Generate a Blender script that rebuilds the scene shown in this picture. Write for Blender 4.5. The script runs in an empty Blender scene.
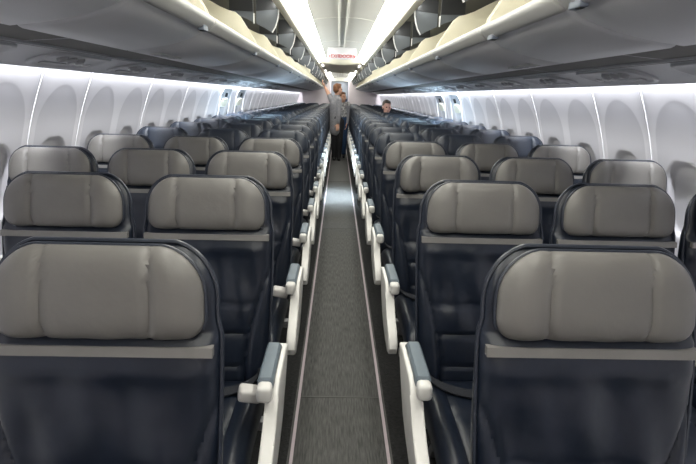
import bpy, bmesh, math, random
from mathutils import Vector, Matrix, Quaternion
random.seed(7)
C = bpy.context.scene.collection
PI = math.pi

# ------------------------------------------------------------------ materials
def mat(name, col, rough=0.5, metal=0.0, noise=0.0, nscale=8.0, bump=0.0, bscale=60.0, coat=0.0, emit=None, estr=0.0, stretch=None, spec=0.5, col2=None):
    m = bpy.data.materials.new(name); m.use_nodes = True
    nt = m.node_tree; b = nt.nodes['Principled BSDF']
    b.inputs['Base Color'].default_value = (*col, 1)
    b.inputs['Roughness'].default_value = rough
    b.inputs['Metallic'].default_value = metal
    b.inputs['Specular IOR Level'].default_value = spec
    b.inputs['Coat Weight'].default_value = coat
    if emit:
        b.inputs['Emission Color'].default_value = (*emit, 1); b.inputs['Emission Strength'].default_value = estr
    tc = nt.nodes.new('ShaderNodeTexCoord'); mp = nt.nodes.new('ShaderNodeMapping')
    nt.links.new(tc.outputs['Object'], mp.inputs['Vector'])
    if stretch: mp.inputs['Scale'].default_value = stretch
    if noise or col2:
        n = nt.nodes.new('ShaderNodeTexNoise'); n.inputs['Scale'].default_value = nscale; n.inputs['Detail'].default_value = 5
        nt.links.new(mp.outputs['Vector'], n.inputs['Vector'])
        r = nt.nodes.new('ShaderNodeMix'); r.data_type = 'RGBA'
        a = [max(0, c*(1-noise)) for c in col]; d = list(col2) if col2 else [min(1, c*(1+noise)) for c in col]
        r.inputs[6].default_value = (*a, 1); r.inputs[7].default_value = (*d, 1)
        cr = nt.nodes.new('ShaderNodeMapRange'); cr.inputs['From Min'].default_value = .3; cr.inputs['From Max'].default_value = .7
        nt.links.new(n.outputs['Fac'], cr.inputs['Value']); nt.links.new(cr.outputs['Result'], r.inputs[0])
        nt.links.new(r.outputs[2], b.inputs['Base Color'])
    if bump:
        n2 = nt.nodes.new('ShaderNodeTexNoise'); n2.inputs['Scale'].default_value = bscale; n2.inputs['Detail'].default_value = 3
        nt.links.new(mp.outputs['Vector'], n2.inputs['Vector'])
        bp = nt.nodes.new('ShaderNodeBump'); bp.inputs['Strength'].default_value = bump; bp.inputs['Distance'].default_value = .01
        nt.links.new(n2.outputs['Fac'], bp.inputs['Height']); nt.links.new(bp.outputs['Normal'], b.inputs['Normal'])
    return m

M = {}
M['navy'] = mat('navy_leather', (.0070,.0112,.0215), .34, noise=.15, nscale=5, bump=.38, bscale=9)
M['navy_head'] = mat('navy_headrest_leather', (.020,.027,.042), .42, noise=.12, nscale=6, bump=.15, bscale=20)
M['slate'] = mat('slate_leather', (.0085,.0135,.025), .45, noise=.15, nscale=5, bump=.2, bscale=14)
M['shell'] = mat('seat_shell', (.007,.009,.014), .45)
M['taupe'] = mat('taupe_leather', (.140,.134,.126), .42, noise=.07, nscale=7, bump=.2, bscale=18)
M['band'] = mat('taupe_band', (.185,.178,.170), .5, noise=.06, nscale=20)
M['piping'] = mat('piping', (.022,.027,.040), .35)
M['belt'] = mat('belt_webbing', (.010,.012,.018), .7, bump=.3, bscale=200)
M['buckle'] = mat('pale_buckle', (.62,.60,.58), .4)
M['armwhite'] = mat('arm_white_plastic', (.74,.73,.70), .4, noise=.03)
M['armpad'] = mat('arm_pad_grey', (.14,.175,.205), .5, noise=.05)
M['legmetal'] = mat('leg_metal', (.35,.35,.36), .4, metal=.7)
M['wall'] = mat('sidewall_panel', (.74,.73,.765), .5, noise=.015, nscale=3)
M['seam'] = mat('seam_trim', (.72,.72,.74), .4)
M['winframe'] = mat('window_frame', (.60,.59,.62), .45)
M['reveal'] = mat('window_reveal', (.55,.54,.575), .55)
M['shade'] = mat('window_shade', (.66,.65,.68), .55)
M['bin'] = mat('bin_shell', (.68,.685,.70), .38, noise=.03, nscale=2.5)
M['lip'] = mat('bin_lip', (.50,.50,.48), .4)
M['cream'] = mat('bin_cream', (.93,.89,.72), .5, noise=.03)
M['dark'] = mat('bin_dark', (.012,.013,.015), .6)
M['divider'] = mat('divider_grey', (.105,.118,.132), .5)
M['shadow_placard'] = mat('shadow_placard_dark', (.022,.024,.027), .55)  # near-black for painted divider shading and the door placards
M['trimwhite'] = mat('trim_white', (.75,.76,.76), .4)
M['gap'] = mat('gap_panel', (.105,.10,.092), .6, noise=.1, nscale=3)
M['psu'] = mat('psu_panel', (.50,.51,.53), .38, noise=.04, nscale=4)
M['psudark'] = mat('psu_recess', (.40,.405,.42), .4)
M['ceil'] = mat('ceiling_panel', (.66,.66,.62), .55, noise=.02, nscale=3)
M['ceilrail'] = mat('ceiling_rail', (.85,.85,.80), .5)
M['mould'] = mat('ceiling_moulding', (.66,.635,.53), .5)
M['cove'] = mat('cove_diffuser', (.8,.8,.76), .6, emit=(1.0,.985,.90), estr=11.0)
M['dash'] = mat('downlight_diffuser', (.8,.8,.78), .6, emit=(1.0,.97,.9), estr=3.0)
M['ceildark'] = mat('ceiling_dropped', (.72,.69,.63), .6)
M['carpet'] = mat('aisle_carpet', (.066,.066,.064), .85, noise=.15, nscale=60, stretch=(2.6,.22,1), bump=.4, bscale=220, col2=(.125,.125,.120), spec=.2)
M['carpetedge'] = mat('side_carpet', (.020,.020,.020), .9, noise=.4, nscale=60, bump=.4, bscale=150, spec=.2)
M['strip'] = mat('path_strip', (.46,.39,.42), .6)
M['seamdark'] = mat('floor_seam', (.10,.10,.095), .8)
M['bulk'] = mat('bulkhead_laminate', (.66,.60,.63), .5, noise=.02)
M['galley'] = mat('galley_panel', (.24,.27,.28), .45)
M['galleydark'] = mat('galley_dark', (.03,.04,.06), .5)
M['signw'] = mat('sign_white', (.60,.60,.62), .6)
M['signred'] = mat('sign_red', (.42,.012,.01), .6)
M['latch'] = mat('latch_metal', (.20,.23,.28), .5)
M['exitcover'] = mat('exit_cover', (.70,.69,.58), .5)
M['daypane'] = mat('daylight_pane', (.8,.85,.9), .3, emit=(.75,.88,1.0), estr=1.3)
M['skin'] = mat('skin', (.70,.40,.28), .5, noise=.06)
M['skin2'] = mat('skin_ruddy', (.80,.47,.38), .5, noise=.06)
M['hairred'] = mat('hair_auburn', (.20,.085,.035), .55, noise=.25, nscale=40, bump=.4, bscale=80)
M['hairgrey'] = mat('hair_greybrown', (.13,.105,.09), .6, noise=.25, nscale=40)
M['cardigan'] = mat('grey_cardigan', (.27,.27,.285), .8, noise=.15, nscale=30)
M['print'] = mat('print_top', (.05,.05,.055), .7, nscale=22, noise=.1, col2=(.75,.75,.74))
M['black'] = mat('black_cloth', (.008,.008,.010), .8)
M['denim'] = mat('blue_denim', (.02,.055,.13), .8, noise=.2, nscale=30)
M['shoe'] = mat('black_shoe', (.008,.008,.008), .4)
M['shirt'] = mat('pale_shirt', (.62,.64,.70), .7)
M['eye'] = mat('eye_dark', (.02,.015,.012), .2)
M['lips'] = mat('lips', (.40,.14,.12), .45)

# ------------------------------------------------------------------ helpers
def obj(name, bm, m, parent=None, smooth=True, angle=40):
    me = bpy.data.meshes.new(name)
    bmesh.ops.recalc_face_normals(bm, faces=bm.faces)
    bm.to_mesh(me); bm.free()
    ms = m if isinstance(m, (list, tuple)) else [m]
    for x in ms: me.materials.append(x)
    if smooth:
        for p in me.polygons: p.use_smooth = True
        me.set_sharp_from_angle(angle=math.radians(angle))
    o = bpy.data.objects.new(name, me); C.objects.link(o)
    if parent: o.parent = parent
    return o
def tag(o, label, cat, group=None):
    o['label'] = label; o['category'] = cat
    if group: o['group'] = group
    return o
def thing(name, label, cat, loc=(0,0,0), group=None):
    o = bpy.data.objects.new(name, None); C.objects.link(o); o.location = loc
    o.empty_display_size = .1
    return tag(o, label, cat, group)
def struct(o): o['kind'] = 'structure'; return o
def dup(o, parent=None):
    c = o.copy(); C.objects.link(c)
    if parent: c.parent = parent
    for ch in list(o.children): dup(ch, c)
    return c
def new(): return bmesh.new()
def loft(bm, rings, closed=True, caps=True, mi=0):
    vs = [[bm.verts.new(p) for p in r] for r in rings]
    n = len(vs[0])
    for a, b in zip(vs, vs[1:]):
        for i in range(n if closed else n-1):
            j = (i+1) % n
            f = bm.faces.new((a[i], a[j], b[j], b[i])); f.material_index = mi
    if caps and closed:
        for r in (vs[0], vs[-1]):
            try: f = bm.faces.new(r); f.material_index = mi
            except ValueError: pass
    return vs
def box(bm, x0, x1, y0, y1, z0, z1, bev=0, mi=0):
    r = bmesh.ops.create_cube(bm, size=1)
    for v in r['verts']:
        v.co = Vector(((x0+x1)/2+v.co.x*(x1-x0), (y0+y1)/2+v.co.y*(y1-y0), (z0+z1)/2+v.co.z*(z1-z0)))
    fs = set(f for v in r['verts'] for f in v.link_faces)
    for f in fs: f.material_index = mi
    if bev:
        es = list(set(e for v in r['verts'] for e in v.link_edges))
        bmesh.ops.bevel(bm, geom=es, offset=bev, segments=3, affect='EDGES', profile=.5)
def prism_y(bm, pts, y0, y1, bev=0, mi=0):     # polygon in XZ extruded along Y
    a = [bm.verts.new((x, y0, z)) for x, z in pts]; b = [bm.verts.new((x, y1, z)) for x, z in pts]
    n = len(pts); fs = [bm.faces.new(a), bm.faces.new(b[::-1])]
    for i in range(n): fs.append(bm.faces.new((a[i], b[i], b[(i+1)%n], a[(i+1)%n])))
    for f in fs: f.material_index = mi
    if bev:
        es = list(set(list(fs[0].edges)+list(fs[1].edges)))
        bmesh.ops.bevel(bm, geom=es, offset=bev, segments=2, affect='EDGES', profile=.5)
def prism_x(bm, pts, x0, x1, bev=0):           # polygon in YZ extruded along X
    a = [bm.verts.new((x0, y, z)) for y, z in pts]; b = [bm.verts.new((x1, y, z)) for y, z in pts]
    n = len(pts); fs = [bm.faces.new(a), bm.faces.new(b[::-1])]
    for i in range(n): fs.append(bm.faces.new((a[i], b[i], b[(i+1)%n], a[(i+1)%n])))
    if bev:
        es = list(set(list(fs[0].edges)+list(fs[1].edges)))
        bmesh.ops.bevel(bm, geom=es, offset=bev, segments=3, affect='EDGES', profile=.5)
def tube(bm, pts, r, n=8, closed=False):
    pts = [Vector(p) for p in pts]; rings = []
    rr = r if isinstance(r, (list, tuple)) else [r]*len(pts)
    prev = None
    for i, p in enumerate(pts):
        if closed: t = (pts[(i+1)%len(pts)]-pts[i-1]).normalized()
        else: t = (pts[min(i+1, len(pts)-1)]-pts[max(i-1, 0)]).normalized()
        if prev is None:
            u = t.orthogonal().normalized()
        else:
            u = (prev - t*prev.dot(t)).normalized()
        prev = u; w = t.cross(u)
        rings.append([p+(u*math.cos(2*PI*k/n)+w*math.sin(2*PI*k/n))*rr[i] for k in range(n)])
    if closed: rings.append(rings[0])
    loft(bm, rings, True, not closed)
    if closed: bmesh.ops.remove_doubles(bm, verts=bm.verts, dist=1e-6)
def sph(bm, c, r, seg=12, sc=(1,1,1)):
    q = bmesh.ops.create_uvsphere(bm, u_segments=seg, v_segments=max(6, seg*2//3), radius=r)
    for v in q['verts']: v.co = Vector((v.co.x*sc[0], v.co.y*sc[1], v.co.z*sc[2]))+Vector(c)
def smooth_curve(pts, n=8):
    out = []
    P = [Vector(p) for p in pts]
    for i in range(len(P)-1):
        p0 = P[max(i-1,0)]; p1 = P[i]; p2 = P[i+1]; p3 = P[min(i+2,len(P)-1)]
        for k in range(n):
            t = k/n
            out.append(.5*((2*p1)+(p2-p0)*t+(2*p0-5*p1+4*p2-p3)*t*t+(3*p1-p0-3*p2+p3)*t**3))
    out.append(P[-1]); return out
def sstep(a, b, x):
    t = min(1, max(0, (x-a)/(b-a))); return t*t*(3-2*t)
ORD = ['zeroth','first','second','third','fourth','fifth','sixth','seventh','eighth','ninth','tenth','eleventh','twelfth','thirteenth','fourteenth','fifteenth','sixteenth','seventeenth','eighteenth','nineteenth','twentieth','twenty-first','twenty-second','twenty-third','twenty-fourth','twenty-fifth','twenty-sixth','twenty-seventh','twenty-eighth','twenty-ninth','thirtieth']

# ------------------------------------------------------------------ cabin constants (metres; X across, Y aft, Z up)
YA, YB = -1.6, 20.0
WPROF = [(1.66,1.455),(1.505,1.530),(1.35,1.595),(1.19,1.650),(.95,1.710),(.7,1.735),(.4,1.715),(.2,1.675),(0,1.61)]
def wall_x(z):                              # smooth (Hermite) curve through the profile points
    P = WPROF[::-1]
    z = min(max(z, P[0][0]), P[-1][0])
    sl = []
    for i in range(len(P)):
        i0, i1 = max(i-1, 0), min(i+1, len(P)-1); sl.append((P[i1][1]-P[i0][1])/(P[i1][0]-P[i0][0]))
    for i in range(len(P)-1):
        (za, xa), (zb, xb) = P[i], P[i+1]
        if z <= zb:
            h = zb-za; t = (z-za)/h
            return (2*t**3-3*t*t+1)*xa+(t**3-2*t*t+t)*h*sl[i]+(3*t*t-2*t**3)*xb+(t**3-t*t)*h*sl[i+1]
    return P[-1][1]
WPITCH = .508; W0 = 2.396-WPITCH*3
SEAM0 = 2.65-1.016*4
EXITS = [7.0, 8.05]
def win_near(y):
    k = round((y-W0)/WPITCH); return W0+k*WPITCH
def recess(y, z):
    yc = win_near(y); dy = abs(y-yc)
    # big arched reveal
    hw = .205 if z < 1.20 else .205*math.sqrt(max(0, 1-((z-1.20)/.245)**2)) if z < 1.445 else 0
    if z < .70: hw = .205*math.sqrt(max(0, 1-((.70-z)/.15)**2)) if z > .55 else 0
    d = 0
    if hw > 0: d = .0008*sstep(0, .05, hw-dy)
    # the window opening itself
    a, b, r = .128, .185, .10
    zc = .955
    qx = max(dy-(a-r), 0); qz = max(abs(z-zc)-(b-r), 0)
    s = r-math.hypot(qx, qz)
    d += .030*sstep(-.004, .010, s)
    return d
def arch_dist(y, z):                        # signed distance to the outline of the arched reveal
    dy = abs(y-win_near(y))
    if z > 1.22: return (1-math.hypot(dy/.205, (z-1.22)/.225))*.2
    if z < .70: return (1-math.hypot(dy/.205, (.70-z)/.15))*.2
    return .205-dy
def wallpt(side, y, z, off=0.0):
    return Vector((side*(wall_x(z)+off), y, z))

def build_wall(side, name):
    bm = new()
    zs = [1.66,1.63,1.60,1.57,1.54]+[1.52-.0125*i for i in range(72)]+[.60,.5,.4,.3,.2,.1,0]
    y = YA; ys = []
    while y < YB:
        ys.append(y); y += .0127 if y < 5 else .0254 if y < 9 else .042
    ys.append(YB)
    loft(bm, [[wallpt(side, y, z, recess(y, z) if (y > 1 and z < 1.5) else 0) for z in zs] for y in ys], closed=False)
    ol = obj(name, bm, M['wall'], angle=60)
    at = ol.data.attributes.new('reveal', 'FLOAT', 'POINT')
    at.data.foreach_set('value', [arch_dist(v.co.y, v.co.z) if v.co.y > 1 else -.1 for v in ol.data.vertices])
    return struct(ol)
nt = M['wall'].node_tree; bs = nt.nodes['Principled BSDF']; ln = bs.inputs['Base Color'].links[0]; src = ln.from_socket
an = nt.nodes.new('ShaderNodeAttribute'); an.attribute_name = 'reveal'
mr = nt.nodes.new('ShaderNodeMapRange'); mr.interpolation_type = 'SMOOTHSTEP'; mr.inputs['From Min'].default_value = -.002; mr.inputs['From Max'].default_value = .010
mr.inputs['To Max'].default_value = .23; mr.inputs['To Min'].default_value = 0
mx = nt.nodes.new('ShaderNodeMix'); mx.data_type = 'RGBA'; mx.inputs[7].default_value = (.10,.10,.13,1)  # recess shading mixed into the base colour inside each arch
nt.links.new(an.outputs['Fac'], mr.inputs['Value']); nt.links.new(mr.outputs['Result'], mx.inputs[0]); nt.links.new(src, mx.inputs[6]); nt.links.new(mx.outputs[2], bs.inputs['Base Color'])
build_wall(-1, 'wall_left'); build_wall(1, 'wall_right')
tn = 0
def trim(bm, m, **k):
    global tn
    tn += 1; return struct(obj('trim_%d' % tn, bm, m, **k))
# seams between the sidewall panels
for side in (-1, 1):
    ys = [2.65-1.016+.508*0, 2.65, 3.158]+[3.158+1.016*i for i in range(1, 17)]
    for y in ys:
        if any(abs(y-e) < .35 for e in EXITS): continue
        bm = new(); zs = [1.60-.04*i for i in range(26)]
        rings = [[wallpt(side, y-.004, z, .002), wallpt(side, y-.003, z, -.004), wallpt(side, y+.003, z, -.004), wallpt(side, y+.004, z, .002)] for z in zs]
        loft(bm, rings); trim(bm, M['seam'])
# windows: frame ring + closed shade
def rrect(a, b, r, n=8):
    out = []
    for cx, cz, s in ((a-r,b-r,0),(-(a-r),b-r,1),(-(a-r),-(b-r),2),(a-r,-(b-r),3)):
        for k in range(n+1):
            t = (s+k/n)*PI/2; out.append((cx+r*math.cos(t), cz+r*math.sin(t)))
    return out
wn = 0
ZC = .955
for side in (-1, 1):
    k = 0
    while True:
        yc = W0+WPITCH*k; k += 1
        if yc > 19.6: break
        if yc < 1.3: continue
        wn += 1
        e = bpy.data.objects.new('window_%d' % wn, None); C.objects.link(e); e.location = wallpt(side, yc, ZC); struct(e)
        base = e.location
        bm = new(); rings = []
        for (da, off) in ((.016,.020),(.012,.009),(.006,.0065),(0,.010),(-.006,.036)):
            rings.append([wallpt(side, yc+u, ZC+v, off)-base for u, v in rrect(.134+da, .190+da, .10+da)])
        loft(bm, rings, True, False); struct(obj('window_frame', bm, M['winframe'], e))
        bm = new(); rings = []
        for s, off in ((1,.040),(.97,.036),(.5,.034),(.02,.034)):
            rings.append([wallpt(side, yc+u*s, ZC+v*s, off)-base for u, v in rrect(.126, .182, .096)])
        loft(bm, rings)
        zt = -.10
        ex = any(abs(yc-q) < .26 for q in EXITS)
        struct(obj('window_shade', bm, M['daypane'] if ex else M['shade'], e))

# exit hatches over the wing: outline, handle cover, handle
dn = 0
for side in (-1, 1):
    for ye in EXITS:
        dn += 1
        e = bpy.data.objects.new('door_%d' % dn, None); C.objects.link(e); e.location = wallpt(side, ye, .95); struct(e); base = e.location
        bm = new()
        tube(bm, [wallpt(side, ye+u, .98+v, -.004)-base for u, v in rrect(.30, .50, .09)], .010, 6, True)
        struct(obj('door_frame', bm, M['seam'], e))
        bm = new()
        rings = [[wallpt(side, ye+u*s, 1.29+v*s, -o)-base for u, v in rrect(.15, .055, .05)] for s, o in ((1,-.03),(1,.018),(.92,.026),(.02,.026))]
        loft(bm, rings); struct(obj('handle_cover', bm, M['exitcover'], e))
        bm = new()
        rings = [[wallpt(side, ye+.05+u*s, 1.395+v*s, -o)-base for u, v in rrect(.05, .028, .008, 3)] for s, o in ((1,-.01),(1,.010),(.02,.010))]
        loft(bm, rings); struct(obj('door_placard', bm, M['shadow_placard'], e))

# floor
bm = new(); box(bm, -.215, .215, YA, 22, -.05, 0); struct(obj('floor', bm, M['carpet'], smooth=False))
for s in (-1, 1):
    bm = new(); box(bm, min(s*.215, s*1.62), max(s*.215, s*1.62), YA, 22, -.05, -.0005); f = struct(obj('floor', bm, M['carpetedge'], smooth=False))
    f.name = 'floor_left' if s < 0 else 'floor_right'
    y = YA
    while y < 20:
        y1 = min(y+1.52, 20); bm = new(); box(bm, s*.198-.0065, s*.198+.0065, y+.003, y1-.003, -.01, .003); trim(bm, M['strip'], smooth=False); y = y1
for y in (2.11, 5.3, 8.4, 11.5):
    bm = new(); box(bm, -.19, .19, y-.004, y+.004, -.01, .0025); trim(bm, M['seamdark'], smooth=False)

# ------------------------------------------------------------------ ceiling
def sweep(pts, y0, y1, m, name=None, ny=1, **k):
    bm = new(); loft(bm, [[Vector((x, y0+(y1-y0)*i/ny, z)) for x, z in pts] for i in range(ny+1)], closed=False)
    if name: return struct(obj(name, bm, m, **k))
    return trim(bm, m, **k)
Y1, Y2, Y3 = 9.9, 14.3, 20.0
cen = [(-.29,2.092),(-.24,2.108),(-.12,2.122),(0,2.126),(.12,2.122),(.24,2.108),(.29,2.092)]
ce = []
for (a, b, nm) in ((YA, Y1, 'ceiling'), (Y2, Y3, 'ceiling_aft')):
    sweep(cen, a, b, M['ceil'], nm)
    for s in (-1, 1):
        sweep([(s*.29,2.092),(s*.335,2.072),(s*.38,2.046),(s*.425,2.008)], a, b, M['cove'])
    for x in (-.045, .030):
        bm = new(); box(bm, x-.008, x+.008, a, b-.03, 2.112, 2.130, .003); trim(bm, M['ceilrail'])
    y = a+.53
    while y < b-.2:
        bm = new()
        loft(bm, [[Vector((x, yy, z-o)) for (yy, o) in ((y-.006,-.004),(y-.004,.003),(y+.004,.003),(y+.006,-.004))] for x, z in cen]); trim(bm, M['ceilrail']); y += 2.0
# arched transitions to the dropped ceiling above the wing and dropped ceiling itself
def arch(y, name):
    bm = new(); rings = []
    for i in range(17):
        x = -.43+.86*i/16
        zb = (1.985 if y < 12 else 2.035)+.035*(x/.43)**2
        rings.append([Vector((x, y-.06, 2.14)), Vector((x, y-.05, zb+.05)), Vector((x, y-.02, zb+.012)), Vector((x, y+.02, zb)), Vector((x, y+.05, zb+.01)), Vector((x, y+.05, 2.14))])
    loft(bm, rings); trim(bm, M['mould'])
arch(Y1, 'a')
sweep([(-.46,2.03),(-.3,2.05),(0,2.055),(.3,2.05),(.46,2.03)], Y1, Y2, M['ceildark'], 'ceiling_dropped')
arch(Y2, 'b')
LIGHTS = []
k = 0
for y in (10.9, 13.2):
    for s in (-1, 1):
        k += 1
        bm = new(); box(bm, s*.385-.018, s*.385+.018, y-.33, y+.33, 2.02, 2.055, .008)
        o = obj('ceiling_light', bm, M['dash'])
        tag(o, 'narrow %s light strip set in the dropped ceiling, %s end, %s side' % ('bright', 'nearer' if y < 12 else 'farther', 'left' if s < 0 else 'right'), 'ceiling light', 'light strips in the dropped ceiling')
# edge mouldings, dark bin housings, gap strip, service panel strip
for s in (-1, 1):
    prof = [(.418,2.02),(.420,1.992),(.435,1.980),(.458,1.980),(.470,1.992),(.480,2.03),(.46,2.06)]
    bm = new(); prism_y(bm, [(s*x, z) for x, z in prof], YA, YB); trim(bm, M['mould'])
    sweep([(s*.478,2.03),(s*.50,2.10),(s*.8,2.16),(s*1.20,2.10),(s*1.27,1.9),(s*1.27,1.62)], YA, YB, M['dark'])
    # gap strip with joints
    sweep([(s*.985,1.606),(s*.99,1.596),(s*1.21,1.588),(s*1.215,1.575)], YA, YB, M['gap'])
    for y in (.6, 1.9, 2.9, 4.2, 5.5, 6.8, 8.1):
        bm = new(); loft(bm, [[Vector((s*x, y+dy+(x-1.0)*.3, z)) for dy in (-.004,.004)] for x, z in ((1.0,1.5935),(1.2,1.5855))], closed=False); trim(bm, M['psu'])
    bm = new()
    pp = [(1.205,1.578),(1.25,1.571),(1.35,1.549),(1.44,1.524),(1.462,1.512),(1.468,1.518),(1.46,1.535),(1.40,1.60),(1.21,1.62)]
    prism_y(bm, [(s*x, z) for x, z in pp], YA, YB); trim(bm, M['psu'])
# ------------------------------------------------------------------ front and aft ends
bm = new(); box(bm, -1.8, 1.8, YA-.06, YA, 0, 2.3); struct(obj('wall_front', bm, M['bulk'], smooth=False))
for s, nm in ((-1,'wall_aft_left'),(1,'wall_aft_right')):
    bm = new(); x0, x1 = sorted((s*.36, s*1.74)); box(bm, x0, x1, YB, YB+.05, 0, 2.25); struct(obj(nm, bm, M['bulk'], smooth=False))
    bm = new(); x0, x1 = sorted((s*.36, s*.42)); box(bm, x0, x1, YB+.05, 22, 0, 2.2); struct(obj('wall_galley_'+('left' if s < 0 else 'right'), bm, M['bulk'], smooth=False))
bm = new(); box(bm, -.40, .40, YB-.01, YB+.04, 1.975, 2.2); struct(obj('wall_aft_header', bm, M['ceil'], smooth=False))
bm = new(); box(bm, -.42, .42, 22, 22.05, 0, 2.2); struct(obj('wall_aft', bm, M['galley'], smooth=False))
bm = new(); box(bm, -.42, .42, 20.06, 22, 2.12, 2.16); struct(obj('ceiling_galley', bm, M['ceil'], smooth=False))
g = thing('galley_cabinet', 'blue grey galley cabinet at the far aft end of the aisle', 'cabinet', (0, 21.7, 0))
bm = new(); box(bm, -.35, .35, 0, .29, 0, 2.0, .01); obj('carcass', bm, M['galley'], g)
for i in range(2):
    bm = new(); box(bm, -.33+.34*i, -.01+.34*i, -.015, 0.005, .95, 1.32, .006); dd = obj('door', bm, M['galleydark'], g)
    bm = new(); box(bm, -.2+.34*i, -.14+.34*i, -.03, -.012, 1.12, 1.15, .004); obj('latch', bm, M['legmetal'], dd)
bm = new(); box(bm, -.34, .34, -.03, 0.01, .88, .92, .005); obj('counter', bm, M['legmetal'], g)

# ------------------------------------------------------------------ EXIT DOORS sign under the ceiling
sg = thing('exit_sign', 'white ceiling sign with red EXIT DOORS lettering hanging over the aisle', 'sign', (0, 7.75, 2.115))
bm = new(); box(bm, -.212, .212, -.015, .015, -.170, 0, .006); obj('sign_panel', bm, M['signw'], sg)
for word, wx in (('EXIT', -.098), ('DOORS', .072)):
    cu = bpy.data.curves.new('lettering', 'FONT'); cu.body = word; cu.size = .066; cu.align_x = 'CENTER'; cu.extrude = .001; cu.offset = .0006
    tmp = bpy.data.objects.new('lettering_outline', cu); C.objects.link(tmp)
    me = bpy.data.meshes.new_from_object(tmp.evaluated_get(bpy.context.evaluated_depsgraph_get())); bpy.data.objects.remove(tmp)
    me.materials.clear(); me.materials.append(M['signred'])
    t = bpy.data.objects.new('lettering', me); C.objects.link(t); t.parent = sg; t.location = (wx, -.020, -.148); t.rotation_euler = (PI/2, 0, 0)
for s in (-1, 1):
    bm = new(); a = [(s*.200,-.128),(s*.185,-.108),(s*.185,-.148)]; prism_y(bm, a, -.021, -.014); obj('arrow', bm, M['signred'], sg, smooth=False)

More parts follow.
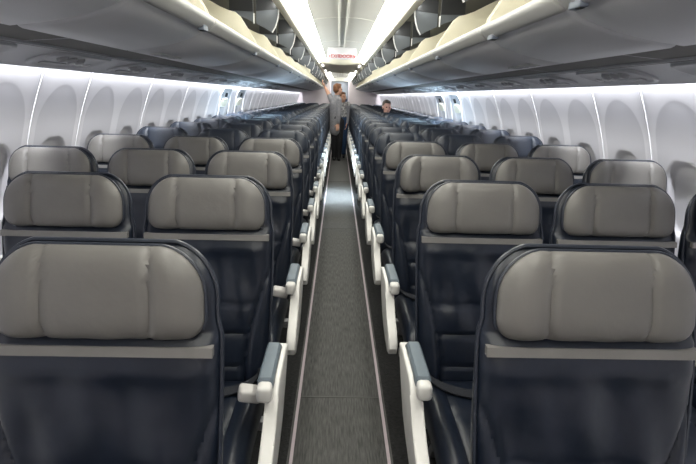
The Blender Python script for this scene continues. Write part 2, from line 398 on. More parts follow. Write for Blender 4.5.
# ------------------------------------------------------------------ overhead bins (hanging open)
BOUND = [-1.5, .20, 1.57, 2.36]
while BOUND[-1] < 19: BOUND.append(BOUND[-1]+1.33)
def make_bin(s, y0, y1, label, group, first=False, ear=False):
    L = y1-y0
    t = thing('overhead_bin', label, 'overhead bin', (s*.8, y0, 1.59), group)
    P = lambda x, z: (s*(x-.8), z-1.59)
    # bucket underside, ends eased to leave a groove between bins
    outer = [(.628,1.690),(.66,1.668),(.70,1.648),(.76,1.628),(.82,1.614),(.90,1.600),(.985,1.590),(1.0,1.598)]
    inner = [(1.0,1.625),(.9,1.632),(.76,1.66),(.66,1.70)]
    bm = new(); rings = []
    g = .03 if abs(y0-1.57) < .01 else .012
    g2 = .03 if abs(y1-1.57) < .01 else .012
    for yy, up in ((.002,.016),(g*.3,.006),(g,0),(L-g2,0),(L-g2*.3,.006),(L-.002,.016)):
        rings.append([Vector((P(x,z)[0], yy, P(x,z)[1]+up)) for x, z in outer]+[Vector((P(x,z)[0], yy, P(x,z)[1])) for x, z in inner])
    loft(bm, rings); obj('bucket', bm, M['bin'], t, angle=50)
    # rounded lip
    bm = new(); rings = []
    c0, c1, r = (.606,1.722), (.630,1.702), .021
    prof = []
    for k in range(7):
        a = math.radians(50+180*k/6+0); prof.append((c0[0]+r*math.cos(a), c0[1]+r*math.sin(a)))
    for k in range(7):
        a = math.radians(230+180*k/6); prof.append((c1[0]+r*math.cos(a), c1[1]+r*math.sin(a)))
    cx = sum(p[0] for p in prof)/14; cz = sum(p[1] for p in prof)/14
    for yy, sc in ((.004,.55),(.010,.85),(.020,1),(L-.020,1),(L-.010,.85),(L-.004,.55)):
        rings.append([Vector((P(cx+(x-cx)*sc, 0)[0], yy, P(0, cz+(z-cz)*sc)[1])) for x, z in prof])
    loft(bm, rings); obj('lip', bm, M['lip'], t, angle=60)
    # cream inside of the bucket
    bm = new(); loft(bm, [[Vector((P(x,z)[0], yy, P(x,z)[1])) for x, z in ((.63,1.722),(.75,1.70),(.95,1.69),(1.15,1.72),(1.2,1.80))] for yy in (.012, L-.012)], closed=False)
    obj('bucket_lining', bm, M['cream'], t)
    # end panels rising above the lip
    fin = [(.612,1.735),(.628,1.775),(.68,1.86),(.729,1.935),(.755,1.956),(.80,1.966),(.86,1.985),(.93,2.025),(1.0,2.06),(1.10,2.075),(1.19,2.0),(1.20,1.72),(1.0,1.64),(.80,1.67),(.66,1.71)]
    if ear: fin = fin[:2]+[(.612,1.86),(.60,1.98),(.615,2.005),(.65,2.0),(.70,1.96),(.76,1.97)]+fin[5:]
    for yy in (.014, L-.026):
        bm = new(); prism_y(bm, [P(x,z) for x, z in fin], yy, yy+.012, .003); f = obj('end_panel', bm, M['cream'], t, angle=30)
        if yy < .1:
            for q in ((.80,1.90),(.83,1.925)):
                bm = new(); px, pz = P(*q); tube(bm, [(px, .0115, pz), (px, .016, pz)], .006, 8); obj('screw', bm, M['latch'], f)
    # fixed dark divider behind, curved inboard edge with pale trim
    arc = [(.462,2.05),(.462,1.985),(.464,1.95),(.472,1.91),(.486,1.87),(.508,1.834)]
    bm = new(); prism_y(bm, [P(x,z) for x, z in arc]+[P(.56,1.862), P(.618,1.888), P(.618,2.10), P(.50,2.10)], L-.004, L+.004); dv = obj('divider', bm, M['divider'], t, smooth=False)
    bm = new(); prism_y(bm, [P(x,z) for x, z in ((.463,2.05),(.463,1.985),(.617,1.968),(.617,2.10),(.5,2.10))], L-.0055, L-.0035); obj('divider_shadow', bm, M['shadow_placard'], dv, smooth=False)  # shading of the upper divider put in as a dark plate
    bm = new(); tube(bm, [(P(x,z)[0], L-.002, P(x,z)[1]) for x, z in arc[1:]], .0050, 6); obj('divider_trim', bm, M['trimwhite'], dv)
    bm = new(); prism_y(bm, [P(x,z) for x, z in ((.638,1.898),(.80,1.965),(.80,2.13),(.638,2.10))], L-.004, L+.004); b2 = obj('divider', bm, M['divider'], t, smooth=False)
    bm = new(); prism_y(bm, [P(x,z) for x, z in ((.639,1.964),(.80,1.968),(.80,2.13),(.639,2.10))], L-.0055, L-.0035); obj('divider_shadow', bm, M['shadow_placard'], b2, smooth=False)  # dark plate painting the same shading on the outboard divider
    bm = new(); px, pz = P(.634,1.925); box(bm, px-.003, px+.003, L-.006, L+.006, pz-.036, pz+.03); obj('divider_trim', bm, M['trimwhite'], b2, smooth=False)
    # latch on the lip near the far end
    bm = new(); px, pz = P(.622,1.694)
    box(bm, px-.012, px+.016, L-.13, L-.06, pz-.022, pz+.002, .004); l = obj('latch', bm, M['latch'], t)
    bm = new(); box(bm, px-.008, px+.010, L-.122, L-.095, pz-.0245, pz-.018, .002); obj('latch_button', bm, M['dark'], l)
    return t
for s, sd in ((-1,'left'),(1,'right')):
    for i in range(len(BOUND)-1):
        y0, y1 = BOUND[i], BOUND[i+1]
        if y1 < .1: continue
        if y1 > YB: break
        off = -.12 if (s > 0 and i >= 3) else 0
        a = y0+(off if i > 3 else 0); b = y1+(off if i >= 2 and y1 > 2 else 0)
        tb = make_bin(s, a, b, 'grey overhead bin hanging open on the %s, %s back from the camera' % (sd, ORD[i]), 'open overhead bins on the %s' % sd, ear=(abs(y0-9.0) < .7))
        if i == 3:
            bm = new(); box(bm, -.03, .03, -.16, .16, -.008, .004, .004); pl = obj('marker_plate', bm, M['lip'], tb); pl.location = (s*.13, .35, .009)
            for q in range(3):
                bm = new(); box(bm, -.018, .018, -.13+.095*q, -.07+.095*q, -.0105, -.006, .002); obj('slot', bm, M['psudark'], pl)

# passenger service units in the panel under the bins
def make_psu(s):
    t = thing('passenger_service_unit', '', 'service unit', (0,0,0))
    def Q(x, y, o=0): # point on the sloped strip
        z = 1.578-(x-1.205)*.232-.012*((x-1.33)/.13)**2*0
        return Vector((s*(x-1.33), y, z-1.549-o))
    bm = new()
    rings = [[Q(1.325+v*k, u*k, o) for u, v in rrect(.27, .10, .085)] for k, o in ((1.0,-.004),(1.0,.004),(.96,.009),(.9,.009),(.86,.004),(.02,.006))]
    loft(bm, rings); obj('panel', bm, M['psu'], t, angle=60)
    for i in range(3):
        bm = new(); rings = []
        for r, o in ((.026,0),(.026,.014),(.019,.020),(.010,.012),(.001,.012)):
            rings.append([Q(1.29+r*math.cos(a*PI/8), -.15+.075*i+r*math.sin(a*PI/8), o) for a in range(16)])
        loft(bm, rings); obj('air_vent', bm, M['psudark'], t)
    for i in range(3):
        bm = new(); rings = []
        for r, o in ((.020,0),(.020,.010),(.014,.012),(.001,.009)):
            rings.append([Q(1.35+r*math.cos(a*PI/8), .05+.065*i+r*math.sin(a*PI/8), o) for a in range(16)])
        loft(bm, rings); obj('reading_light', bm, M['trimwhite'], t)
    bm = new(); rings = [[Q(1.375+v*k, -.08+u*k, o) for u, v in rrect(.10, .016, .012, 4)] for k, o in ((1,0),(1,.010),(.02,.010))]
    loft(bm, rings); obj('sign_strip', bm, M['psudark'], t)
    return t
for s, sd in ((-1,'left'),(1,'right')):
    p0 = make_psu(s)
    for i in range(12):
        t = p0 if i == 0 else dup(p0)
        t.location = (s*1.33, 1.75+.787*i, 1.549)
        tag(t, 'grey service unit with vents under the %s bins, %s from the camera' % (sd, ORD[i+1]), 'service unit', 'service units on the %s' % sd)

# ------------------------------------------------------------------ seats
def yb(z): return -(1.05-z)*.20            # front face of the backrest, local y (seat faces -Y)
def pillow(bm, zs, wf, yf, th, tf, front=None, nx=40, ne=5.0):
    rings = []
    us = [math.sin(PI/2*(-1+2*i/nx)) if False else -1+2*i/nx for i in range(nx+1)]
    us = [math.copysign(1-(1-abs(u))**1.5, u) for u in us]
    for z in zs:
        w = wf(z); k = tf(z); T = th(z) if callable(th) else th
        fr = []; bk = []
        for u in us:
            e = (max(0, 1-abs(u)**ne))**(1/2.2)
            mid = yf(z)+T/2
            d = T/2*e*k
            fo = front(u*w, z, u) if front else 0
            fr.append(Vector((u*w, mid-d+fo*e, z)))
            bk.append(Vector((u*w, mid+d, z)))
        rings.append(fr+bk[::-1][1:-1])
    loft(bm, rings)
def cl(a, b, n):                            # clustered toward both ends
    return [a+(b-a)*(.5-.5*math.cos(PI*(.08+.84*i/n)) - (.5-.5*math.cos(PI*.08)))/(math.cos(PI*.08)) for i in range(n+1)]
def groove(d, w): return math.exp(-(d/w)**2)
def back_w(z):
    w = .213+.010*sstep(.45,.9,z)
    if z > .96: w -= .008*sstep(.96,1.0,z)
    if z > 1.03: w -= .105*(1-math.sqrt(max(0, 1-((z-1.03)/.1135)**2)))
    return w
def seam_x(z):                              # bolster seam: from the edge at .82 curving in to .125 at .45
    if z > .83: return 9
    t = min(1, max(0, (.83-z)/.36)); return .215-.085*math.sin(t*PI/2)
def back_front(x, z, u):
    d = 0
    sx = seam_x(z)
    if sx < 1:
        d += .010*groove(abs(x)-sx, .006)
        if abs(x) < sx:
            m = min(1, (sx-abs(x))/.015)
            for gz in (.715,.605,.495): d += .0085*m*groove(z-gz, .0055)
            d -= .004*m*abs(math.sin((z-.495)/.11*PI)) if z < .715 else 0
        else: d -= .012*sstep(0,.03,abs(x)-sx)
    d += .014*sstep(.955,.965,z)            # set back behind the headrest
    f = sstep(.93,.84,z)*sstep(.56,.72,z)*sstep(.21,.12,abs(x))
    d += f*(.0045*math.sin(x*34-z*9+.8)+.0030*math.sin(x*61+z*14)+.0025*math.sin(x*15+z*30))
    d -= .006*math.exp(-((z-.90)/.02)**2)+.0  # slack leather bulging under the band
    return d
def head_w(z):
    w = .199-.004*(z-.97)/.17
    if z > 1.045: w -= .092*(1-math.sqrt(max(0, 1-((z-1.045)/.0965)**2)))
    if z < 1.010: w -= .036*(1-math.sqrt(max(0, 1-((1.010-z)/.043)**2)))
    return w
def head_front(wing=0):
    def f(x, z, u):
        d = 0
        s = .098
        for q in (-s, s): d += .007*groove(x-q, .0045)
        k = (x+s)/(2*s) if abs(x) < s else 0
        if abs(x) < s: d -= .004*math.cos(x/s*PI/2)
        else: d -= .006*math.sin(min(1, (abs(x)-s)/.09)*PI)
        if z < 1.01: d -= .003*math.sin(x*75)*sstep(1.01,.97,z)*.5
        if wing:
            if x < -s: d -= wing*min(1, (-x-s)/.08)
            if x > s: d -= wing*.3*min(1, (x-s)/.08)
        return d
    return f
def head_y(z): return yb(z)-.028
def make_headrest(m, parent, wing=0):
    bm = new(); zs = cl(.968, 1.140, 22)
    pillow(bm, zs, head_w, head_y, .058, lambda z: (max(.02, 1-abs((z-1.054)/.0865)**4))**.5, head_front(wing), 48, 6)
    h = obj('headrest', bm, m, parent, angle=50)
    bm = new(); pts = []
    for i in range(25):
        z = .985+(1.1405-.985)*math.sin(i/24*PI/2); pts.append((-head_w(z)-.002, head_y(z)+.030, z))
    pts2 = [(-x, y, z) for x, y, z in pts[::-1]]
    tube(bm, pts+pts2, .0035, 6); obj('piping', bm, M['piping'], h)
    return h
def arm_profile():
    return [(-.13,.60),(-.20,.613),(-.36,.612),(-.395,.600),(-.415,.580),(-.435,.545),(-.465,.515),(-.515,.495),(-.575,.475),(-.618,.445),(-.630,.415),(-.615,.385),(-.575,.372),(-.48,.385),(-.38,.40),(-.30,.43),(-.22,.50),(-.15,.56)]
def aisle_arm(t, x, side):
    # white plastic end bay with padded armrest; x = centre of the arm, side = direction of the aisle
    bm = new(); prism_x(bm, arm_profile(), x+side*.018-.019, x+side*.018+.019, .007); a = obj('armrest', bm, M['armwhite'], t)
    bm = new()
    rings = []
    for y, k, h in ((-.170,.7,.616),(-.176,1,.622),(-.20,1,.640),(-.36,1,.640),(-.405,1,.638),(-.412,.96,.630),(-.414,.7,.616)):
        rings.append([Vector((x-.0225*k, y, .606)), Vector((x-.0225*k, y, h-.008)), Vector((x-.016*k, y, h)), Vector((x+.016*k, y, h)), Vector((x+.0225*k, y, h-.008)), Vector((x+.0225*k, y, .606))])
    loft(bm, rings); obj('arm_pad', bm, M['armpad'], a, angle=35)
    bm = new(); box(bm, x-.0215, x+.0215, -.452, -.405, .580, .631, .013); obj('arm_cap', bm, M['armwhite'], a)
def inner_arm(t, x):
    bm = new(); prism_x(bm, [(.02,.565),(.02,.605),(-.10,.612),(-.40,.612),(-.425,.60),(-.425,.585),(-.40,.575)], x-.018, x+.018, .006); a = obj('armrest', bm, M['armwhite'], t)
    bm = new(); box(bm, x-.019, x+.019, -.40, -.13, .606, .636, .008); obj('arm_pad', bm, M['armpad'], a)
def make_seat(kind, pos, aisle, wing=0, buckle=False):
    # pos: aisle / middle / window ; aisle: direction of the aisle in local x (+1 left bank, -1 right bank)
    t = thing('airplane_seat', '', 'seat')
    bm = new(); zs = cl(.40, 1.141, 84)
    pillow(bm, zs, back_w, yb, lambda z: .125-.055*sstep(.55,1.1,z), lambda z: (max(.03, 1-abs((z-.7705)/.3715)**14))**.5, back_front, 56, 9)
    b = obj('seat_back', bm, M['navy'] if kind != 'dark' else M['slate'], t, angle=50)
    bm = new(); pts = []
    for i in range(40):
        z = .45+(1.1405-.45)*math.sin(i/39*PI/2); pts.append((-back_w(z)-.001, yb(z)+.030, z))
    tube(bm, pts+[(-x, y, z) for x, y, z in pts[::-1]], .0045, 6); obj('piping', bm, M['piping'], b)
    bm = new()
    loft(bm, [[Vector((x, yb(z)-d, z)) for z, d in ((.932,-.012),(.932,.0035),(.951,.0035),(.951,-.012))] for x in [-.213+.426*i/12 for i in range(13)]])
    obj('accent_band', bm, M['band'], t)
    make_headrest(M['taupe'] if kind != 'dark' else M['navy_head'], t, wing)
    # cushion
    bm = new(); rings = []
    ny = 22
    for i in range(ny+1):
        v = i/ny; y = -.10-.515*v
        zt = .462-.012*v+.012*math.sin(v*PI)
        e = (max(.02, 1-abs(2*v-1)**8))**.5
        zb_ = .335+.03*v
        if v > .85: zb_ += .0
        top = []; bot = []
        for j in range(33):
            u = -1+2*j/32; w = .213
            eu = (max(0, 1-abs(u)**7))**.45
            bol = .014*sstep(.62,.86,abs(u))-.008*groove((abs(u)-.62)*w, .005)*1.0
            cur = -.006*groove(v-(.42+.18*(1-min(1,abs(u)/.62)**2)), .012) if abs(u) < .62 else 0
            mid = (zt+zb_)/2; h = (zt-zb_)/2*eu*e
            top.append(Vector((u*w, y, mid+h+(bol+cur)*eu*e))); bot.append(Vector((u*w, y, mid-h)))
        rings.append(top+bot[::-1][1:-1])
    loft(bm, rings); obj('seat_cushion', bm, M['navy'], t, angle=50)
    # seat belt lying across the cushion
    for sx in (-1, 1):
        bm = new()
        pts = smooth_curve([(sx*.19,-.10,.49),(sx*.175,-.17,.482),(sx*.12,-.225,.479),(sx*.04,-.26,.480)], 5)
        loft(bm, [[p+Vector((0,.022,.003)), p+Vector((0,-.022,0)), p+Vector((0,-.022,-.004)), p+Vector((0,.022,-.001))] for p in pts]); bl = obj('seat_belt', bm, M['belt'], t)
        if sx > 0:
            bm = new(); box(bm, -.01, .055, -.285, -.235, .476, .492, .006); obj('buckle', bm, M['legmetal'], bl)
    if buckle:
        bm = new(); box(bm, -.034, .034, -.025, .025, -.020, .020, .010); bmesh.ops.rotate(bm, verts=bm.verts, matrix=Matrix.Rotation(.25, 3, 'Y')@Matrix.Rotation(.2, 3, 'Z'))
        bmesh.ops.translate(bm, verts=bm.verts, vec=(aisle*.198, -.37, .562)); q = obj('belt_sleeve', bm, M['buckle'], t)
        bm = new(); tube(bm, smooth_curve([(aisle*.198,-.36,.555),(aisle*.205,-.30,.525),(aisle*.205,-.20,.49),(aisle*.19,-.12,.49)], 4), .010, 6); obj('belt_tail', bm, M['belt'], q)
    # arms
    if pos == 'aisle': aisle_arm(t, aisle*.2505, aisle)
    inner_arm(t, -aisle*.2415)
    # legs and carrying tubes
    for a, b in ((-.50,-.46), (-.20,-.16)):
        bm = new(); box(bm, -.222, .222, a, b, .30, .335, .006); obj('seat_tube', bm, M['legmetal'], t)
    if pos != 'middle':
        lx = aisle*.10 if pos == 'aisle' else -aisle*.02
        for y0, y1 in ((-.48,-.46),(-.18,.04)):
            bm = new(); prism_x(bm, [(y0-.018,.31),(y0+.018,.31),(y1+.022,.0),(y1-.022,.0)], lx-.015, lx+.015, .003); obj('leg', bm, M['legmetal'], t)
    return t
NROW = 24; PITCH = .787
XS = {'aisle': .4795, 'middle': .9625, 'window': 1.4455}
protos = {}
SKIP = {(-1,1,'middle'),(-1,1,'window'),(1,1,'middle'),(1,1,'window'),(-1,2,'window')}
for r in range(1, NROW+1):
    for s, sd in ((-1,'left'),(1,'right')):
        for pos in ('aisle','middle','window'):
            if (s, r, pos) in SKIP: continue
            taupe = r <= 4
            wing = .055 if (s, r, pos) == (1, 3, 'aisle') else 0
            key = (s, pos, taupe, wing)
            if key not in protos:
                t = protos[key] = make_seat('taupe' if taupe else 'dark', pos, -s, wing, buckle=(s < 0 and pos == 'aisle'))
            else: t = dup(protos[key])
            y = .872+PITCH*(r-1)+(.02 if s > 0 else 0)
            t.location = (s*XS[pos], y, 0)
            x = 'navy leather %s seat with %s headrest, %s row on the %s of the aisle' % (pos, 'taupe' if taupe else 'dark blue', ORD[r], sd)
            tag(t, x, 'seat', 'airplane seats on the %s of the aisle' % sd)

# ------------------------------------------------------------------ people
def cap(bm, a, b, ra, rb, n=12):
    a = Vector(a); b = Vector(b); d = b-a; L = d.length
    if L < 1e-5: return
    q = d.to_track_quat('Z', 'Y'); rings = []
    for k in range(1, 5):
        t = -PI/2+PI/2*k/4.0; rings.append((ra*math.sin(t), ra*math.cos(t)))
    for k in range(0, 4):
        t = PI/2*k/4.0; rings.append((L+rb*math.sin(t), rb*math.cos(t)))
    rings[3] = (0, ra)
    loft(bm, [[a+q@Vector((r*math.cos(2*PI*i/n), r*math.sin(2*PI*i/n), h)) for i in range(n)] for h, r in rings])
def chain(bm, pts):
    for (p, r), (q, r2) in zip(pts, pts[1:]): cap(bm, p, q, r, r2)
def ell(bm, c, sc, rot=None):
    q = bmesh.ops.create_uvsphere(bm, u_segments=20, v_segments=14, radius=1)
    for v in q['verts']:
        p = Vector((v.co.x*sc[0], v.co.y*sc[1], v.co.z*sc[2]))
        if rot: p = rot@p
        v.co = p+Vector(c)
def remesh(o, v=.008, sm=4):
    m = o.modifiers.new('union', 'REMESH'); m.mode = 'VOXEL'; m.voxel_size = v; m.use_smooth_shade = True
    s = o.modifiers.new('soft', 'SMOOTH'); s.iterations = sm; s.factor = .5
    return o
def hand(bm, w, d, side_v, curl=.35, k=1.0):
    # w wrist, d pointing direction, side_v toward the thumb; palm normal n, fingers bend toward n
    w = Vector(w); d = Vector(d).normalized(); sv = Vector(side_v); sv = (sv-d*sv.dot(d)).normalized(); n = d.cross(sv).normalized()
    for q in (-.026, -.009, .009, .026): cap(bm, w+sv*q*.6*k, w+d*.085*k+sv*q*k, .014*k, .011*k)
    for q, L in ((.030,.070),(.010,.080),(-.010,.074),(-.029,.058)):
        p = w+d*.088*k+sv*q*k; dd = d.copy(); r = .0085*k
        for j, f in enumerate((.45,.32,.23)):
            a = curl*(j+.6); dd2 = (d*math.cos(a)+n*math.sin(a)).normalized()
            p2 = p+dd2*L*f*k; cap(bm, p, p2, r, r*.92, 8); p = p2; r *= .92
    p = w+d*.025*k+sv*.025*k; td = (sv*.75+d*.65+n*.2).normalized()
    p2 = p+td*.045*k; cap(bm, p, p2, .0125*k, .010*k, 8); cap(bm, p2, p2+(td*.6+d*.7+n*.3).normalized()*.03*k, .010*k, .008*k, 8)
def head(bm, c, R, s=1.0):
    # c centre of the skull; R rotates a head that faces -Y
    f = lambda x, y, z: Vector(c)+R@Vector((x*s, y*s, z*s))
    ell(bm, f(0,.012,.030), (.074*s,.094*s,.088*s), R)
    ell(bm, f(0,-.028,-.035), (.058*s,.062*s,.078*s), R)
    ell(bm, f(0,-.050,-.085), (.032*s,.030*s,.026*s), R)
    cap(bm, f(0,-.088,.008), f(0,-.106,-.028), .008*s, .013*s, 8)
    for q in (-1, 1):
        ell(bm, f(q*.076,.012,-.010), (.010*s,.020*s,.032*s), R)
        ell(bm, f(q*.042,-.062,-.030), (.020*s,.018*s,.018*s), R)
        cap(bm, f(q*.012,-.086,.026), f(q*.045,-.076,.024), .008*s, .007*s, 8)
    cap(bm, f(-.018,-.084,-.062), f(.018,-.084,-.062), .008*s, .008*s, 8)
def face_parts(body, c, R, s=1.0):
    f = lambda x, y, z: Vector(c)+R@Vector((x*s, y*s, z*s))
    for q in (-1, 1):
        bm = new(); sph(bm, f(q*.031,-.080,.006), .011*s, 10); obj('eye', bm, M['eye'], body)
    bm = new(); tube(bm, [f(-.022,-.088,-.060), f(-.008,-.0935,-.058), f(.008,-.0935,-.058), f(.022,-.088,-.060)], [.003*s,.006*s,.006*s,.003*s], 8); obj('mouth', bm, M['lips'], body)
def hair_short(body, c, R, m, s=1.0, long=False):
    f = lambda x, y, z: Vector(c)+R@Vector((x*s, y*s, z*s))
    bm = new()
    ell(bm, f(0,.026,.045), (.083*s,.094*s,.085*s), R)
    ell(bm, f(0,.055,.0), (.076*s,.062*s,.080*s), R)
    ell(bm, f(0,-.025,.098), (.058*s,.055*s,.026*s), R)
    if long:
        for q in (-1, 1): chain(bm, [(f(q*.070,.02,.03), .026*s), (f(q*.078,.03,-.05), .024*s), (f(q*.070,.04,-.12), .018*s)])
        chain(bm, [(f(0,.075,.02), .055*s), (f(0,.085,-.07), .055*s), (f(0,.080,-.15), .035*s)])
    return remesh(obj('hair', bm, m, body), .007, 5)
def sub(t, pts):  return [Vector(p) for p in pts]

def stand_person(name, label, base, J, opts):
    t = thing(name, label, 'person', base)
    V = lambda k: Vector(J[k])
    bm = new()
    R = opts['R']; hc = V('head')
    head(bm, hc, R, opts.get('hs', 1))
    chain(bm, [(V('neck'), .050), (hc+R@Vector((0,.02,-.06)), .052)])
    chain(bm, [(V('neck'), .06), (V('chest'), .115), (V('waist'), .105), (V('pelvis'), .125)])
    for s in 'LR':
        chain(bm, [(V('chest')*.35+V('sh'+s)*.65, .065), (V('sh'+s), .055), (V('el'+s), .041), (V('wr'+s), .026)])
        chain(bm, [(V('hip'+s), .088), (V('kn'+s), .056), (V('an'+s), .036)])
        ad = V('an'+s)
        cap(bm, ad+Vector((0,.03,-.05)), ad+Vector(opts['foot'])*.8+Vector((0,0,-.055)), .030, .024)
        hd = V('wr'+s)-V('el'+s)
        hand(bm, V('wr'+s), opts.get('hd'+s, hd), opts['th'+s], opts.get('curl'+s, .35))
    body = remesh(obj('body', bm, M[opts.get('skin','skin')], t), .0065, 3)
    face_parts(body, hc, R, opts.get('hs', 1))
    hair_short(body, hc, R, M[opts['hair']], opts.get('hs', 1), opts.get('long', False))
    # shirt, jacket, trousers, shoes
    bm = new(); chain(bm, [(V('neck')-Vector((0,0,.03)), .075), (V('chest'), .122), (V('waist'), .112), (V('pelvis')+Vector((0,0,-.02)), .130)])
    for s in 'LR': chain(bm, [(V('chest')*.35+V('sh'+s)*.65, .08), (V('sh'+s), .066), (V('sh'+s).lerp(V('el'+s), .35), .055)])
    remesh(obj('top', bm, M[opts['top']], t), .009, 3)
    if opts.get('jacket'):
        bm = new(); off = Vector(opts['jdir'])
        chain(bm, [(V('neck')+off*.5-Vector((0,0,.02)), .075), (V('chest')+off, .128), (V('waist')+off, .120), (V('pelvis')+off, .138), (V('pelvis')+off+Vector((0,0,-.22)), .138)])
        for s in opts['sleeves']:
            chain(bm, [(V('chest')*.35+V('sh'+s)*.65, .085), (V('sh'+s), .064), (V('el'+s), .054), (V('wr'+s).lerp(V('el'+s), .12), .042)])
        remesh(obj('jacket', bm, M['cardigan'], t), .010, 4)
    bm = new(); chain(bm, [(V('pelvis')+Vector((0,0,.04)), .132), (V('pelvis')+Vector((0,0,-.04)), .136)])
    for s in 'LR': chain(bm, [(V('hip'+s), .102), (V('kn'+s), .072), (V('an'+s)+Vector((0,0,.01)), .054)])
    remesh(obj('trousers', bm, M[opts['trousers']], t), .009, 3)
    for s in 'LR':
        bm = new(); ad = V('an'+s); fo = Vector(opts['foot'])
        chain(bm, [(ad+Vector((0,0,-.005)), .046), (Vector((ad.x, ad.y, .038))-fo*.15, .038), (Vector((ad.x, ad.y, .034))+fo*.5, .040), (Vector((ad.x, ad.y, .026))+fo, .026)])
        remesh(obj('shoe', bm, M['shoe'], t), .008, 2)
    return t
Rz = lambda a: Matrix.Rotation(a, 3, 'Z')
# woman reaching up into the left bin, her back half turned to the camera
stand_person('person', 'person in long grey cardigan and black trousers reaching into the left overhead bin', (-.05, 11.25, 0), {
    'head':(-.005,.02,1.56),'neck':(-.03,.03,1.42),'chest':(-.065,.02,1.23),'waist':(-.06,.01,1.03),'pelvis':(-.04,0,.90),
    'shL':(-.165,.06,1.38),'elL':(-.235,.10,1.50),'wrL':(-.30,.10,1.605),
    'shR':(.02,-.06,1.34),'elR':(.03,-.11,1.06),'wrR':(.01,-.15,.83),
    'hipL':(-.075,.01,.86),'knL':(-.065,-.01,.47),'anL':(-.065,.02,.085),'hipR':(.055,0,.86),'knR':(.05,-.03,.47),'anR':(.045,-.01,.085)},
    dict(R=Rz(math.radians(125)), hair='hairred', long=False, top='cardigan', jacket=True, jdir=(0,0,0), sleeves='R', trousers='black', foot=(-.03,.17,0), thL=(0,-1,.4), thR=(-1,0,0), curlL=.5, hs=1.0))
# second woman beside her, facing the camera and turned to the right
stand_person('person', 'person in black and white print top, open grey jacket and jeans facing the camera', (.05, 11.95, 0), {
    'head':(.0,-.06,1.395),'neck':(.01,-.02,1.27),'chest':(.0,.01,1.12),'waist':(0,0,.97),'pelvis':(0,.01,.86),
    'shL':(.13,.0,1.24),'elL':(.135,.03,1.0),'wrL':(.115,-.05,.80),'shR':(-.135,.0,1.24),'elR':(-.15,.04,1.0),'wrR':(-.13,-.04,.80),
    'hipL':(.062,.01,.82),'knL':(.06,-.02,.45),'anL':(.06,.01,.085),'hipR':(-.062,.01,.82),'knR':(-.06,-.02,.45),'anR':(-.06,.01,.085)},
    dict(R=Rz(math.radians(50)), hair='hairred', long=False, top='print', jacket=True, jdir=(0,.045,0), sleeves='LR', trousers='denim', foot=(0,-.18,0), thL=(0,-1,0), thR=(0,-1,0), hs=.97))
# man seated in the middle seat of the thirteenth row on the right
def seated(base):
    t = thing('person', 'person with short grey hair in pale shirt sitting in a middle seat on the right', 'person', base)
    R = Rz(math.radians(12))@Matrix.Rotation(math.radians(8), 3, 'X')
    hc = Vector((-.005,-.22,1.235))
    bm = new(); head(bm, hc, R, 1.08)
    chain(bm, [((0,-.19,1.03), .058), (hc+Vector((0,.02,-.07)), .058)])
    chain(bm, [((0,-.19,1.0), .08), ((0,-.22,.87), .13), ((0,-.27,.70), .13), ((0,-.30,.60), .13)])
    for s in (-1, 1):
        chain(bm, [((s*.10,-.19,.97), .07), ((s*.165,-.20,.945), .062), ((s*.175,-.26,.70), .045), ((s*.11,-.46,.625), .030)])
        chain(bm, [((s*.09,-.30,.57), .085), ((s*.11,-.66,.565), .062), ((s*.11,-.68,.30), .052), ((s*.11,-.66,.10), .038), ((s*.11,-.74,.05), .034)])
        hand(bm, (s*.11,-.46,.625), (-s*.3,-1,-.1), (-s,0,.3), .3)
    b = remesh(obj('body', bm, M['skin2'], t), .0065, 3); face_parts(b, hc, R, 1.08); hair_short(b, hc, R, M['hairgrey'], 1.06)
    bm = new(); chain(bm, [((0,-.185,1.015), .078), ((0,-.22,.87), .150), ((0,-.27,.70), .150), ((0,-.30,.60), .145)])
    for s in (-1, 1): chain(bm, [((s*.10,-.19,.965), .085), ((s*.165,-.20,.945), .074), ((s*.175,-.26,.70), .058), ((s*.115,-.44,.632), .044)])
    remesh(obj('shirt', bm, M['shirt'], t), .009, 3)
    bm = new(); chain(bm, [((0,-.29,.58), .14), ((0,-.34,.57), .13)])
    for s in (-1, 1): chain(bm, [((s*.09,-.30,.57), .096), ((s*.11,-.66,.565), .076), ((s*.11,-.68,.30), .066), ((s*.11,-.66,.12), .056)])
    remesh(obj('trousers', bm, M['black'], t), .009, 3)
    for s in (-1, 1):
        bm = new(); chain(bm, [((s*.11,-.65,.06), .045), ((s*.11,-.72,.042), .042), ((s*.11,-.82,.032), .030)]); remesh(obj('shoe', bm, M['shoe'], t), .008, 2)
seated((.93, .872+PITCH*12+.02, 0))

# ------------------------------------------------------------------ light
def area(name, loc, rot, sx, sy, power, col, spread=180):
    l = bpy.data.lights.new(name, 'AREA'); l.shape = 'RECTANGLE'; l.size = sx; l.size_y = sy; l.energy = power; l.color = col; l.spread = math.radians(spread)
    o = bpy.data.objects.new(name, l); C.objects.link(o); o.location = loc; o.rotation_euler = rot; return o
LEN = YB-YA-.4; YM = (YA+YB)/2
for s in (-1, 1):
    area('sidewall_wash', (s*1.478, YM, 1.60), (0, math.radians(-s*28), 0), .03, LEN, 310, (.95,.97,1.0))
for s in (-1, 1):
    for a, b in ((YA, Y1), (Y2, Y3)):
        area('ceiling_wash', (s*.405, (a+b)/2, 2.035), (0, math.radians(s*128), 0), .03, b-a-.2, 4.5*(b-a), (1.0,.985,.92), 130)
for s in (-1, 1):
    for ye in EXITS:
        area('exit_daylight', (s*1.63, ye, 1.02), (0, math.radians(s*98), 0), .30, .40, 13, (.62,.82,1.0), 150)
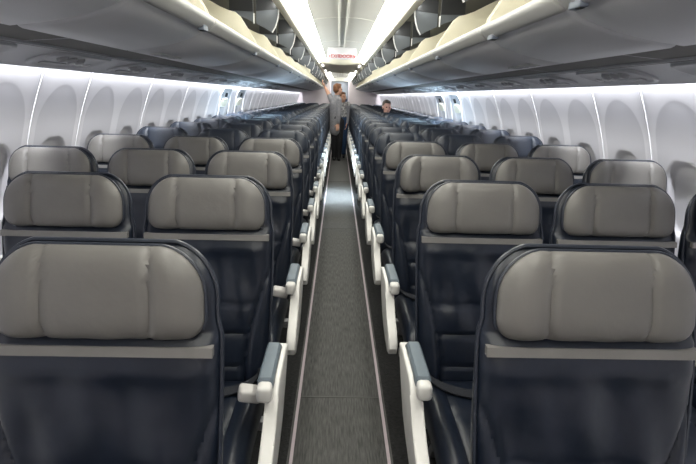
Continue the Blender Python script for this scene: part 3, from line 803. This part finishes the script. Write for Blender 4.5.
for y in (10.9, 13.2):
    for sx in (-1, 1): area('dropped_ceiling_light', (sx*.385, y, 1.99), (0, 0, 0), .05, .8, 5, (1.0,.97,.9))
for sx in (-1, 1): area('bin_fill', (sx*.482, 7.5, 2.015), (0, math.radians(-sx*62), 0), .02, 14.0, 36, (1.0,.98,.90))  # added strip lamps to brighten the bin end panels, no real fitting
area('galley_fill', (0, 20.9, 2.10), (0, 0, 0), .4, 1.0, 18, (.95,.98,1.0))  # unseen lamp added to lighten the galley
area('wing_floor_fill', (0, 7.1, 2.07), (0, 0, 0), .3, .9, 18, (.72,.88,1.0), 34)  # added lamp for the bluish floor pool, no fixture above
for s in (-1, 1): area('wing_headrest_fill', (s*1.1, 6.9, 1.57), (0, 0, 0), .25, 1.3, 9, (.62,.85,1.0))  # added lamps spreading bluish light over headrests by the exits
w = bpy.data.worlds.new('cabin_dark'); bpy.context.scene.world = w; w.use_nodes = True
w.node_tree.nodes['Background'].inputs[0].default_value = (.6,.65,.7,1); w.node_tree.nodes['Background'].inputs[1].default_value = .05

# ------------------------------------------------------------------ camera
cd = bpy.data.cameras.new('camera'); co = bpy.data.objects.new('camera', cd); C.objects.link(co)
f, th, yaw, roll, cx = 493.07, .2685, .0255, .0278, -.0362
cd.sensor_width = 36; cd.sensor_fit = 'HORIZONTAL'; cd.lens = f*36/696; cd.clip_start = .02
fw = Vector((math.sin(yaw)*math.cos(th), math.cos(yaw)*math.cos(th), -math.sin(th)))
r = Vector((math.cos(yaw), -math.sin(yaw), 0)); u = r.cross(fw)
r2 = math.cos(roll)*r+math.sin(roll)*u; u2 = -math.sin(roll)*r+math.cos(roll)*u
m = Matrix((r2, u2, -fw)).transposed().to_4x4(); m.translation = Vector((cx, 0, 1.42)); co.matrix_world = m
sc = bpy.context.scene; sc.camera = co
sc.view_settings.view_transform = 'Standard'; sc.view_settings.look = 'None'; sc.view_settings.exposure = 0.0
sc.cycles.use_denoising = True
sc.cycles.max_bounces = 8; sc.cycles.diffuse_bounces = 5; sc.cycles.sample_clamp_indirect = 6
